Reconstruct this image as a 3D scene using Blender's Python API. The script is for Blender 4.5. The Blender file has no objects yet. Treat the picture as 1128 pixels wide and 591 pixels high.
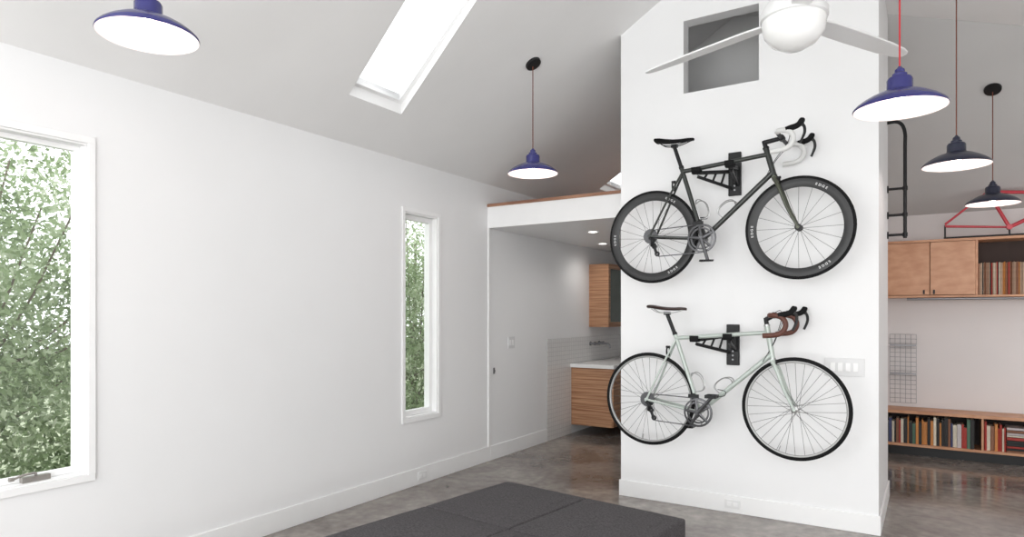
import bpy, bmesh, math, random
from mathutils import Vector, Matrix
random.seed(7)
scene = bpy.context.scene
scene.view_settings.view_transform = 'Standard'
COL = scene.collection
H = 1.44
TH = math.radians(32.3); F = 728.0
S, C = math.sin(TH), math.cos(TH)

# ---- surveying helper: sight line of the photograph meeting a real vertical plane Y = const / X = const
def ray(px, py):
    u = (px-564)/F
    return Vector((-S+u*C, C+u*S, (345-py)/F))
def onY(px, py, Y):
    r = ray(px, py); t = Y/r.y
    return Vector((r.x*t, Y, H+r.z*t))

# ------------------------------------------------------------------ materials
def mat(name, col, rough=0.5, metal=0.0, var=0.06, scale=8.0, bump=0.0, emit=None, estr=0.0, bscale=None, stretch=None, spec=None):
    m = bpy.data.materials.new(name); m.use_nodes = True
    nt = m.node_tree; b = nt.nodes['Principled BSDF']
    tc = nt.nodes.new('ShaderNodeTexCoord'); n = nt.nodes.new('ShaderNodeTexNoise')
    n.inputs['Scale'].default_value = scale; n.inputs['Detail'].default_value = 4
    mp = nt.nodes.new('ShaderNodeMapping')
    if stretch: mp.inputs['Scale'].default_value = stretch
    nt.links.new(tc.outputs['Object'], mp.inputs['Vector']); nt.links.new(mp.outputs[0], n.inputs['Vector'])
    r = nt.nodes.new('ShaderNodeValToRGB')
    lo = [max(0, c*(1-var)) for c in col]; hi = [min(1, c*(1+var)) for c in col]
    r.color_ramp.elements[0].position = .3; r.color_ramp.elements[1].position = .7
    r.color_ramp.elements[0].color = (*lo, 1); r.color_ramp.elements[1].color = (*hi, 1)
    nt.links.new(n.outputs['Fac'], r.inputs[0]); nt.links.new(r.outputs[0], b.inputs['Base Color'])
    b.inputs['Roughness'].default_value = rough; b.inputs['Metallic'].default_value = metal
    if spec is not None: b.inputs['Specular IOR Level'].default_value = spec
    if bump:
        n2 = nt.nodes.new('ShaderNodeTexNoise'); n2.inputs['Scale'].default_value = bscale or scale*6
        nt.links.new(tc.outputs['Object'], n2.inputs['Vector'])
        bp = nt.nodes.new('ShaderNodeBump'); bp.inputs['Strength'].default_value = bump; bp.inputs['Distance'].default_value = .01
        nt.links.new(n2.outputs['Fac'], bp.inputs['Height']); nt.links.new(bp.outputs[0], b.inputs['Normal'])
    if emit:
        b.inputs['Emission Color'].default_value = (*emit, 1); b.inputs['Emission Strength'].default_value = estr
    return m

WALL = mat('wall_paint', (.82, .82, .825), .6, var=.01, scale=2, bump=.03, bscale=150)
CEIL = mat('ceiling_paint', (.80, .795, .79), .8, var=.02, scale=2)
CEILG = mat('ceiling_paint_shade_in_colour', (.54, .535, .53), .8, var=.02, scale=2)  # darker copy of the ceiling paint, shade put into its colour
TRIM = mat('trim_paint', (.86, .86, .86), .4, var=.01)
BACKW = mat('wall_paint_warm', (.74, .705, .70), .7, var=.02, scale=2)
WHITEP = mat('white_plastic', (.78, .78, .78), .35, var=.01)
BLACK = mat('black_metal', (.012, .012, .013), .45, .0, var=.1, spec=.3)
RUB = mat('black_rubber', (.010, .010, .0105), .8, var=.15, spec=.15)
CARB = mat('carbon_black', (.026, .026, .027), .4, .0, var=.1, spec=.35)
DARKF = mat('dark_grey_frame_paint', (.045, .048, .045), .3, .5, var=.1)
OLIVE = mat('olive_grey_fork_paint', (.07, .075, .055), .3, .4, var=.1)
SILV = mat('polished_alloy', (.42, .42, .42), .32, .9, var=.05)
DSIL = mat('brushed_rim_alloy', (.30, .30, .295), .45, .8, var=.05)
SPK = mat('steel_spoke', (.14, .14, .14), .4, .6, var=.05)
GREYM = mat('grey_alloy', (.10, .10, .105), .35, .8, var=.05)
MINT = mat('pale_mint_paint', (.45, .50, .465), .3, .15, var=.03)
BROWN = mat('brown_leather', (.10, .032, .020), .55, var=.2, scale=30, bump=.1)
DKBR = mat('dark_brown_leather', (.03, .014, .011), .4, var=.2, scale=30)
WTAPE = mat('white_bar_tape', (.66, .66, .65), .6, var=.03)
LETTER = mat('white_lettering', (.62, .62, .62), .5, var=.01)
BLUE = mat('violet_blue_enamel', (.034, .034, .155), .22, .0, var=.08)
BLUE_DIM = mat('blue_enamel_dim_light', (.024, .027, .05), .28, .0, var=.08)  # same blue enamel, darkened in colour for the dimmer light
ENAM = mat('enamel_inside_glow', (.86, .78, .77), .35, var=.01, emit=(1, .80, .76), estr=.10)  # weak emission stands in for bulb light on the enamel
BULB = mat('bulb_glass', (.9, .85, .8), .3, emit=(1, .9, .82), estr=9)
GLOBE = mat('opal_glass', (.82, .82, .81), .15, var=.01, emit=(1, 1, .98), estr=.05)
CORDR = mat('red_cord', (.5, .02, .03), .7)
CORDB = mat('rust_cord', (.16, .05, .03), .7)
REDP = mat('red_frame_paint', (.55, .04, .06), .3, .0)
FAB = mat('charcoal_fabric', (.068, .062, .066), .95, var=.42, scale=95, bump=.5, bscale=260)
COUNTER = mat('white_counter', (.85, .85, .84), .25, var=.01)
GALV = mat('grey_steel', (.25, .25, .26), .4, .7)
DLIGHT = mat('downlight_lens', (.9, .9, .88), .3, emit=(1, .97, .9), estr=6)
PAPER = mat('page_paper', (.7, .66, .56), .8)

def woodmat(name, c1, c2, stretch, rough=.42, scale=3.0):
    m = bpy.data.materials.new(name); m.use_nodes = True
    nt = m.node_tree; b = nt.nodes['Principled BSDF']
    tc = nt.nodes.new('ShaderNodeTexCoord'); mp = nt.nodes.new('ShaderNodeMapping'); mp.inputs['Scale'].default_value = stretch
    n = nt.nodes.new('ShaderNodeTexNoise'); n.inputs['Scale'].default_value = scale; n.inputs['Detail'].default_value = 6
    r = nt.nodes.new('ShaderNodeValToRGB'); r.color_ramp.elements[0].position = .36; r.color_ramp.elements[1].position = .64
    r.color_ramp.elements[0].color = (*c1, 1); r.color_ramp.elements[1].color = (*c2, 1)
    nt.links.new(tc.outputs['Object'], mp.inputs[0]); nt.links.new(mp.outputs[0], n.inputs['Vector'])
    nt.links.new(n.outputs['Fac'], r.inputs[0]); nt.links.new(r.outputs[0], b.inputs['Base Color'])
    b.inputs['Roughness'].default_value = rough
    return m
BAMB = woodmat('bamboo_strip_wood', (.27, .115, .055), (.52, .29, .16), (.6, .6, 22))
BAMBL = woodmat('light_orange_plywood', (.50, .235, .12), (.62, .33, .19), (2, 2, 5))
OAK = woodmat('loft_floor_wood', (.22, .10, .06), (.38, .2, .12), (1, 12, 3))

def concrete():
    m = bpy.data.materials.new('polished_concrete'); m.use_nodes = True
    nt = m.node_tree; b = nt.nodes['Principled BSDF']
    tc = nt.nodes.new('ShaderNodeTexCoord')
    n = nt.nodes.new('ShaderNodeTexNoise'); n.inputs['Scale'].default_value = 1.3; n.inputs['Detail'].default_value = 9; n.inputs['Roughness'].default_value = .62; n.inputs['Distortion'].default_value = .5
    n2 = nt.nodes.new('ShaderNodeTexNoise'); n2.inputs['Scale'].default_value = 14; n2.inputs['Detail'].default_value = 8
    r = nt.nodes.new('ShaderNodeValToRGB'); e = r.color_ramp.elements
    e[0].position = .32; e[0].color = (.105, .085, .073, 1); e[1].position = .68; e[1].color = (.33, .30, .27, 1)
    k = e.new(.5); k.color = (.215, .187, .168, 1)
    mx = nt.nodes.new('ShaderNodeMixRGB'); mx.blend_type = 'OVERLAY'; mx.inputs[0].default_value = .5
    for q in (n, n2): nt.links.new(tc.outputs['Object'], q.inputs['Vector'])
    nt.links.new(n.outputs['Fac'], r.inputs[0]); nt.links.new(r.outputs[0], mx.inputs[1]); nt.links.new(n2.outputs['Fac'], mx.inputs[2])
    nt.links.new(mx.outputs[0], b.inputs['Base Color']); b.inputs['Roughness'].default_value = .12
    return m
CONC = concrete()

def tilemat():
    m = bpy.data.materials.new('small_white_tile'); m.use_nodes = True
    nt = m.node_tree; b = nt.nodes['Principled BSDF']
    tc = nt.nodes.new('ShaderNodeTexCoord'); sp = nt.nodes.new('ShaderNodeSeparateXYZ'); cb = nt.nodes.new('ShaderNodeCombineXYZ')
    nt.links.new(tc.outputs['Object'], sp.inputs[0]); nt.links.new(sp.outputs['Y'], cb.inputs['X']); nt.links.new(sp.outputs['Z'], cb.inputs['Y'])
    br = nt.nodes.new('ShaderNodeTexBrick'); br.offset = 0; br.inputs['Scale'].default_value = 1
    br.inputs['Brick Width'].default_value = .05; br.inputs['Row Height'].default_value = .05; br.inputs['Mortar Size'].default_value = .002
    br.inputs['Color1'].default_value = (.74, .73, .72, 1); br.inputs['Color2'].default_value = (.71, .70, .69, 1); br.inputs['Mortar'].default_value = (.52, .51, .51, 1)
    nt.links.new(cb.outputs[0], br.inputs['Vector']); nt.links.new(br.outputs['Color'], b.inputs['Base Color']); b.inputs['Roughness'].default_value = .2
    return m
TILE = tilemat()

def glassmat():
    m = bpy.data.materials.new('window_glass'); m.use_nodes = True
    nt = m.node_tree; nt.nodes.clear()
    o = nt.nodes.new('ShaderNodeOutputMaterial'); mx = nt.nodes.new('ShaderNodeMixShader'); t = nt.nodes.new('ShaderNodeBsdfTransparent'); g = nt.nodes.new('ShaderNodeBsdfGlossy')
    g.inputs['Roughness'].default_value = .02; mx.inputs[0].default_value = .07
    nt.links.new(t.outputs[0], mx.inputs[1]); nt.links.new(g.outputs[0], mx.inputs[2]); nt.links.new(mx.outputs[0], o.inputs[0])
    return m
GLASS = glassmat()

def leafmat():
    m = bpy.data.materials.new('leaf_green_lit_shaded'); m.use_nodes = True
    nt = m.node_tree; nt.nodes.clear()
    o = nt.nodes.new('ShaderNodeOutputMaterial'); mx = nt.nodes.new('ShaderNodeMixShader'); d = nt.nodes.new('ShaderNodeBsdfDiffuse'); t = nt.nodes.new('ShaderNodeBsdfTranslucent')
    g = nt.nodes.new('ShaderNodeNewGeometry'); r = nt.nodes.new('ShaderNodeValToRGB'); e = r.color_ramp.elements
    e[0].color = (.10, .14, .07, 1); e[1].color = (.72, .76, .62, 1); k = e.new(.5); k.color = (.33, .42, .24, 1)
    tc = nt.nodes.new('ShaderNodeTexCoord'); nz = nt.nodes.new('ShaderNodeTexNoise'); nz.inputs['Scale'].default_value = 2.6; nz.inputs['Detail'].default_value = 2  # clump noise puts lit and shaded patches into the leaf colour
    nt.links.new(tc.outputs['Object'], nz.inputs['Vector'])
    mr = nt.nodes.new('ShaderNodeMapRange'); mr.inputs[1].default_value = .35; mr.inputs[2].default_value = .65
    nt.links.new(nz.outputs['Fac'], mr.inputs[0])
    ml = nt.nodes.new('ShaderNodeMath'); ml.operation = 'MULTIPLY_ADD'; ml.inputs[1].default_value = .45
    ad = nt.nodes.new('ShaderNodeMath'); ad.operation = 'MULTIPLY'; ad.inputs[1].default_value = .55
    nt.links.new(mr.outputs[0], ad.inputs[0]); nt.links.new(g.outputs['Random Per Island'], ml.inputs[0]); nt.links.new(ad.outputs[0], ml.inputs[2])
    nt.links.new(ml.outputs[0], r.inputs[0])
    for q in (d, t): nt.links.new(r.outputs[0], q.inputs['Color'])
    mx.inputs[0].default_value = .5
    nt.links.new(d.outputs[0], mx.inputs[1]); nt.links.new(t.outputs[0], mx.inputs[2]); nt.links.new(mx.outputs[0], o.inputs[0])
    return m
LEAF = leafmat()
BARK = mat('bark', (.16, .13, .10), .9, var=.3)
GRASS = mat('ground_cover', (.30, .34, .22), .9, var=.4, scale=3)

# ------------------------------------------------------------------ geometry
WL = {}
class Geo:
    def __init__(s): s.v = []; s.f = []; s.m = []
    def add(s, vs, fs, mi=0):
        k = len(s.v); s.v += [Vector(p) for p in vs]
        for f in fs: s.f.append([i+k for i in f]); s.m.append(mi)
        return s
    def box(s, x0, x1, y0, y1, z0, z1, mi=0):
        return s.add([(x0,y0,z0),(x1,y0,z0),(x1,y1,z0),(x0,y1,z0),(x0,y0,z1),(x1,y0,z1),(x1,y1,z1),(x0,y1,z1)],
              [(3,2,1,0),(4,5,6,7),(0,1,5,4),(1,2,6,5),(2,3,7,6),(3,0,4,7)], mi)
    def prism(s, low, high, mi=0):
        n = len(low)
        fs = [tuple(reversed(range(n))), tuple(range(n, 2*n))]+[(i, (i+1) % n, n+(i+1) % n, n+i) for i in range(n)]
        return s.add(list(low)+list(high), fs, mi)
    def tube(s, pts, r, n=10, closed=False, mi=0, flat=None):
        pts = [Vector(p) for p in pts]; L = len(pts)
        rr = r if isinstance(r, (list, tuple)) else [r]*L
        tang = []
        for i in range(L):
            a = pts[(i-1) % L] if (closed or i > 0) else pts[i]; b = pts[(i+1) % L] if (closed or i < L-1) else pts[i]
            tang.append((b-a).normalized())
        up = Vector((0, 1, 0)) if abs(tang[0].y) < .9 else Vector((1, 0, 0))
        u = (up-tang[0]*up.dot(tang[0])).normalized(); vs = []
        for i in range(L):
            t = tang[i]; u = (u-t*u.dot(t)).normalized(); w = t.cross(u)
            for j in range(n):
                a = 2*math.pi*(j+.5)/n
                vs.append(pts[i]+u*math.cos(a)*rr[i]*(flat or 1)+w*math.sin(a)*rr[i])
        fs = []
        for i in range(L if closed else L-1):
            k = (i+1) % L
            for j in range(n):
                q = (j+1) % n; fs.append((i*n+j, i*n+q, k*n+q, k*n+j))
        if not closed: fs += [tuple(reversed(range(n))), tuple(range((L-1)*n, L*n))]
        return s.add(vs, fs, mi)
    def lathe(s, prof, c, axis='Z', n=40, closed=False, mi=0):
        c = Vector(c); L = len(prof); vs = []
        for (r, h) in prof:
            for j in range(n):
                a = 2*math.pi*j/n
                if axis == 'Z': vs.append(c+Vector((r*math.cos(a), r*math.sin(a), h)))
                elif axis == 'Y': vs.append(c+Vector((r*math.cos(a), h, r*math.sin(a))))
                else: vs.append(c+Vector((h, r*math.cos(a), r*math.sin(a))))
        fs = []
        for i in range(L if closed else L-1):
            k = (i+1) % L
            for j in range(n):
                q = (j+1) % n; fs.append((i*n+j, i*n+q, k*n+q, k*n+j))
        if not closed:
            if prof[0][0] > 1e-6 and getattr(s, 'cap', True): fs.append(tuple(range(n)))
            if prof[-1][0] > 1e-6 and getattr(s, 'cap', True): fs.append(tuple(range((L-1)*n, L*n)))
        return s.add(vs, fs, mi)
    def obj(s, name, mats, parent=None, label=None, cat=None, kind=None, bevel=0, seg=2, origin=None, group=None, sharp=35, norm=True):
        if not isinstance(mats, (list, tuple)): mats = [mats]
        if origin is None:
            xs = [p.x for p in s.v]; ys = [p.y for p in s.v]; zs = [p.z for p in s.v]
            origin = Vector(((min(xs)+max(xs))/2, (min(ys)+max(ys))/2, min(zs)))
        origin = Vector(origin)
        me = bpy.data.meshes.new(name); me.from_pydata([p-origin for p in s.v], [], s.f)
        for m in mats: me.materials.append(m)
        for p, mi in zip(me.polygons, s.m): p.material_index = mi; p.use_smooth = True
        if norm:
            bm = bmesh.new(); bm.from_mesh(me); bmesh.ops.remove_doubles(bm, verts=bm.verts, dist=1e-6); bmesh.ops.recalc_face_normals(bm, faces=bm.faces); bm.to_mesh(me); bm.free()
        me.set_sharp_from_angle(angle=math.radians(sharp)); me.update()
        o = bpy.data.objects.new(name, me); COL.objects.link(o)
        return place(o, origin, parent, label, cat, kind, group, bevel, seg)
def place(o, origin, parent=None, label=None, cat=None, kind=None, group=None, bevel=0, seg=2):
    WL[o.name] = Vector(origin)
    if parent: o.parent = parent; o.location = Vector(origin)-WL[parent.name]
    else: o.location = origin
    if label: o['label'] = label
    if cat: o['category'] = cat
    if kind: o['kind'] = kind
    if group: o['group'] = group
    if bevel:
        b = o.modifiers.new('bevel', 'BEVEL'); b.width = bevel; b.segments = seg; b.limit_method = 'ANGLE'
    return o
def empty(name, origin, label, cat, group=None):
    o = bpy.data.objects.new(name, None); o.empty_display_size = .1; COL.objects.link(o)
    return place(o, origin, None, label, cat, None, group)
def smooth(pts, k=6):
    P = [Vector(p) for p in pts]; out = []
    for i in range(len(P)-1):
        a = P[i-1] if i else P[0]*2-P[1]; b, c = P[i], P[i+1]; d = P[i+2] if i+2 < len(P) else P[-1]*2-P[-2]
        for j in range(k):
            t = j/k
            out.append(.5*((2*b)+(c-a)*t+(2*a-5*b+4*c-d)*t*t+(3*b-a-3*c+d)*t*t*t))
    out.append(P[-1]); return out

# ------------------------------------------------------------------ room shell
XL = -3.65; YB = 4.9; BX0, BX1 = -2.074, -.28; YE = 5.33; YR = 8.13; YK = 9.0
XR = 2.6; Y0 = -2.2
def zl(x): return 2.70+.6*(x-XL)
def zr(x): return 3.78-.21*(x+.28)
XRID = -1.44
def ztop(x): return min(zl(x), zr(x))
def yedge(x): return 5.94+.352*(x+.28)
def zg(y): return 2.47+.6*(YR-y)

Geo().box(-3.8, XR+.15, Y0, YK+.1, -.12, 0).obj('floor', CONC, kind='structure', label='polished brown-grey concrete floor with mottled stains', origin=(0, 0, 0))
# left wall with two windows
W1 = (.55, 1.70, .615, 2.31); W2 = (4.12, 4.55, .57, 2.28)
g = Geo()
def wcell(a, b, z0, z1): g.box(-3.80, XL, a, b, z0, z1)
wcell(Y0, W1[0], 0, 2.72); wcell(W1[0], W1[1], 0, W1[2]); wcell(W1[0], W1[1], W1[3], 2.72)
wcell(W1[1], W2[0], 0, 2.72); wcell(W2[0], W2[1], 0, W2[2]); wcell(W2[0], W2[1], W2[3], 2.72); wcell(W2[1], YK, 0, 2.72)
g.obj('wall_left', WALL, kind='structure', label='long smooth white painted wall with two windows', norm=False)
# sloped ceiling, left slope with skylight openings
def slab(name, quads, zf, mt, label, t=.26):
    g = Geo()
    for q in quads:
        g.prism([(x, y, zf(x, y)) for x, y in q], [(x, y, zf(x, y)+t) for x, y in q])
    return g.obj(name, mt, kind='structure', label=label, norm=False)
xa, xb = -3.30, -1.9
k1 = [(3.17, 2.79), (3.69, 3.27)]; k2 = [(7.15, 7.15), (7.75, 7.75)]
def band(l, r): return [(xa, l[0]), (xa, r[0]), (xb, r[1]), (xb, l[1])]
quads = [[(-3.82, Y0), (-3.82, YK), (xa, YK), (xa, Y0)],
         band((Y0, Y0), k1[0]), band(k1[1], k2[0]), band(k2[1], (YK, YK)),
         [(xb, Y0), (xb, YK), (XRID, YK), (XRID, Y0)]]
quads = [list(reversed(q)) for q in quads]
slab('ceiling', quads, lambda x, y: zl(x), CEIL, 'sloping light grey-white ceiling with skylight openings', t=.13)
q = [[(XRID, Y0), (XR+.1, Y0), (XR+.1, yedge(XR)), (-.28, yedge(-.28)), (XRID, yedge(-.28))], [(XRID, yedge(-.28)), (-.28, yedge(-.28)), (-.28, YK), (XRID, YK)]]
slab('ceiling.001', q, lambda x, y: zr(x), CEIL, 'low-pitched white ceiling plane')
q = [[(-.5, yedge(-.28)), (-.28, yedge(-.28)), (XR+.1, yedge(XR)), (XR+.1, YR+.1), (-.5, YR+.1)]]
slab('ceiling.002', q, lambda x, y: zg(y), CEILG, 'sloping ceiling over the book alcove, shade put into its grey')
# skylight shafts trim & glass
for i, (k, zz) in enumerate(((k1, 0), (k2, 0))):
    c = [(xa, k[0][0]), (xa, k[1][0]), (xb, k[1][1]), (xb, k[0][1])]
    cx = sum(p[0] for p in c)/4; cy = sum(p[1] for p in c)/4
    inn = [(x+(cx-x)*.03, y+(cy-y)*.10) for x, y in c]
    g = Geo()
    for a in range(4):
        b = (a+1) % 4
        qd = [c[a], c[b], inn[b], inn[a]]
        g.prism([(x, y, zl(x)+.075) for x, y in qd], [(x, y, zl(x)+.125) for x, y in qd])
    w = g.obj('window_%d' % (3+i), TRIM, kind='structure', label='white framed skylight in the sloping ceiling')
    Geo().prism([(x, y, zl(x)+.095) for x, y in c], [(x, y, zl(x)+.10) for x, y in c]).obj('glass_pane', GLASS, parent=w)
# middle wall (bicycle wall)
NX0, NX1, NZ0, NZ1 = -1.569, -1.025, 3.095, 3.64
g = Geo()
def col(xs, zb, y0=YB, y1=YB+.12):
    for x0, x1 in zip(xs[:-1], xs[1:]):
        g.prism([(x0, y0, zb), (x1, y0, zb), (x1, y1, zb), (x0, y1, zb)], [(x0, y0, ztop(x0)+.02), (x1, y0, ztop(x1)+.02), (x1, y1, ztop(x1)+.02), (x0, y1, ztop(x0)+.02)])
col([BX0, NX0], 0); g.box(NX0, NX1, YB, YB+.12, 0, NZ0); col([NX0, XRID, NX1], NZ1); col([NX1, BX1], 0)
g.obj('wall_middle', WALL, kind='structure', label='tall white gabled partition wall with a square opening', norm=False)
g = Geo(); g.box(BX1-.12, BX1, YB+.12, 6.0, 0, 3.79); g.obj('wall_middle_side', WALL, kind='structure', label='white end face of the partition')
g = Geo(); col([BX0+.12, XRID, BX1-.12], 0, 5.9, 6.0); g.obj('wall_middle_back', CEIL, kind='structure', label='grey painted rear face of the partition', norm=False)
g = Geo(); g.prism([(BX0, YB+.12, 0), (BX0+.12, YB+.12, 0), (BX0+.12, YK, 0), (BX0, YK, 0)], [(BX0, YB+.12, zl(BX0)+.02), (BX0+.12, YB+.12, zl(BX0)+.02), (BX0+.12, YK, zl(BX0)+.02), (BX0, YK, zl(BX0)+.02)])
g.obj('wall_middle_inner', WALL, kind='structure', label='white inner partition beside the loft')
Geo().box(BX0+.12, BX1-.12, YB+.12, 5.9, 2.9, 3.0).obj('ceiling.003', CEILG, kind='structure', label='deck behind the square opening, shade put into its grey')
Geo().box(-.62, -.5, 6.0, YR, 0, 3.9).obj('wall_alcove', BACKW, kind='structure', label='alcove side wall')
Geo().box(-.62, XR+.1, YR, YR+.12, 0, 2.5).obj('wall_back', BACKW, kind='structure', label='pale back wall of the book alcove')
Geo().box(XR, XR+.12, Y0, YR, 0, 3.9).obj('wall_right', WALL, kind='structure', label='white side wall')
g = Geo(); g.prism([(XL, YK, 0), (BX0, YK, 0), (BX0, YK+.1, 0), (XL, YK+.1, 0)], [(XL, YK, 2.72), (BX0, YK, zl(BX0)+.02), (BX0, YK+.1, zl(BX0)+.02), (XL, YK+.1, 2.72)])
g.obj('wall_back_loft', WALL, kind='structure', label='white gable wall behind the loft')
# loft
Geo().box(XL, BX0, YE, YK, 2.273, 2.477).obj('ceiling.004', TRIM, kind='structure', label='white loft edge beam and dropped ceiling')
Geo().box(XL, BX0, YE-.012, YK, 2.477, 2.505).obj('floor_loft', OAK, kind='structure', label='reddish wood loft floor boards')
# baseboards
Geo().box(XL, XL+.014, Y0, YE, 0, .14).obj('baseboard_left', TRIM, kind='structure', label='white baseboard', bevel=.003)
Geo().box(XL, XL+.014, YE+.03, 6.5, 0, .14).obj('baseboard_left_rear', TRIM, kind='structure', label='white baseboard', bevel=.003)
Geo().box(BX0-.012, BX1+.012, YB-.013, YB, 0, .125).obj('baseboard_middle', TRIM, kind='structure', label='white baseboard under the bicycles', bevel=.003)
Geo().box(BX1, BX1+.013, YB, 6.0, 0, .125).obj('baseboard_middle_side', TRIM, kind='structure', label='white baseboard', bevel=.003)
Geo().box(-.5, XR, YR-.013, YR, 0, .1).obj('baseboard_back', TRIM, kind='structure', label='white baseboard', bevel=.003)
tr1 = Geo().box(XL, XL+.012, YE, YE+.03, 0, 2.273).obj('trim_1', TRIM, kind='structure', label='thin white vertical trim strip')
Geo().box(XL, XL+.008, 6.5, 7.095, 0, 1.15).obj('wall_tile', TILE, kind='structure', label='small square pale tile wainscot', origin=(XL, 6.5, 0))
Geo().box(XL, XL+.008, 7.095, 8.9, .85, 1.15).obj('wall_tile_splash', TILE, kind='structure', label='small square pale tile backsplash', origin=(XL, 6.5, 0))
# windows
def window(n, w, mull, label):
    y0, y1, z0, z1 = w; g = Geo(); c = .035
    for (a, b, p, q) in ((y0-c, y1+c, z1, z1+c), (y0-c, y1+c, z0-c, z0), (y0-c, y0, z0, z1), (y1, y1+c, z0, z1)):
        g.box(XL, XL+.012, a, b, p, q)
    j = .012
    for (a, b, p, q) in ((y0, y1, z1-j, z1), (y0, y1, z0, z0+j), (y0, y0+j, z0+j, z1-j), (y1-j, y1, z0+j, z1-j)):
        g.box(-3.79, XL, a, b, p, q)
    f = mull
    for (a, b, p, q) in ((y0+j, y1-j, z1-j-f, z1-j), (y0+j, y1-j, z0+j, z0+j+f), (y0+j, y0+j+f, z0+j+f, z1-j-f), (y1-j-f, y1-j, z0+j+f, z1-j-f)):
        g.box(-3.745, -3.70, a, b, p, q)
    o = g.obj('window_%d' % n, TRIM, kind='structure', label=label, bevel=.002)
    Geo().box(-3.725, -3.72, y0+j+f, y1-j-f, z0+j+f, z1-j-f).obj('glass_pane', GLASS, parent=o)
    return o
w1 = window(1, W1, .024, 'tall white casement window looking onto foliage')
w2 = window(2, W2, .04, 'narrow tall white window looking onto foliage')
# window crank
g = Geo(); g.box(-3.698, -3.665, 1.42, 1.54, .627, .652); g.tube(smooth([(-3.68, 1.48, .648), (-3.66, 1.47, .668), (-3.655, 1.42, .668), (-3.655, 1.38, .658)]), .006); g.tube([(-3.655, 1.38, .658), (-3.655, 1.36, .658)], .010)
g.obj('crank_handle', mat('pewter', (.30, .28, .26), .4, .4), parent=w1, label='grey metal window crank')

# ------------------------------------------------------------------ plates and outlets
PLATE = mat('plate_plastic', (.68, .68, .685), .35, var=.01)
def plate(name, c, nrm, w, h, n, label, cat, mt=None):
    c = Vector(c); o = empty(name, c, label, cat)
    g = Geo()
    if nrm == 'x': g.box(c.x, c.x+.008, c.y-w/2, c.y+w/2, c.z-h/2, c.z+h/2)
    else: g.box(c.x-w/2, c.x+w/2, c.y-.008, c.y, c.z-h/2, c.z+h/2)
    g.obj('cover_plate', mt or PLATE, parent=o, bevel=.002)
    k = h/.125
    for i in range(n):
        t = (i-(n-1)/2)*.046; g = Geo()
        if nrm == 'x': g.box(c.x+.008, c.x+.012, c.y+t-.015, c.y+t+.015, c.z-.03*k, c.z+.03*k)
        else: g.box(c.x+t-.015, c.x+t+.015, c.y-.012, c.y-.008, c.z-.03*k, c.z+.03*k)
        g.obj('rocker' if 'switch' in name else 'socket', TRIM, parent=o, bevel=.002)
p = onY(930, 404, YB); plate('light_switch', (p.x, YB, p.z), 'y', .24, .12, 4, 'white four-gang switch plate beside the lower bicycle', 'light switch')
p = onY(807, 561, YB-.013); plate('wall_outlet', (p.x, YB-.013, .065), 'y', .11, .06, 2, 'small white outlet set in the baseboard', 'outlet', WHITEP)
def onX(px, py, X):
    r = ray(px, py); t = X/r.x
    return Vector((X, r.y*t, H+r.z*t))
p = onX(563, 377, XL); plate('light_switch', p, 'x', .12, .12, 2, 'white double switch plate on the wall under the loft', 'light switch')
p = onX(465, 525, XL+.014); plate('wall_outlet', (XL+.014, p.y, .07), 'x', .11, .065, 2, 'small white outlet set in the long baseboard', 'outlet', WHITEP)
p = onX(544, 408, XL+.012); g = Geo(); g.box(XL+.012, XL+.018, p.y-.012, p.y+.012, p.z-.03, p.z+.03); g.tube([(XL+.018, p.y, p.z), (XL+.026, p.y, p.z)], .008)
g.obj('latch', GALV, parent=tr1, label='small grey metal latch', bevel=.001)

# ------------------------------------------------------------------ bicycles
def fontmesh(ch):
    cu = bpy.data.curves.new('t', 'FONT'); cu.body = ch; cu.size = 1; cu.align_x = 'CENTER'; cu.align_y = 'CENTER'; cu.offset = .02
    o = bpy.data.objects.new('t', cu); COL.objects.link(o); bpy.context.view_layer.update()
    me = bpy.data.meshes.new_from_object(o.evaluated_get(bpy.context.evaluated_depsgraph_get()))
    vs = [v.co.copy() for v in me.vertices]; fs = [tuple(p.vertices) for p in me.polygons]
    bpy.data.objects.remove(o); bpy.data.meshes.remove(me); return vs, fs
FM = {c: fontmesh(c) for c in 'EDG'}

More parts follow.
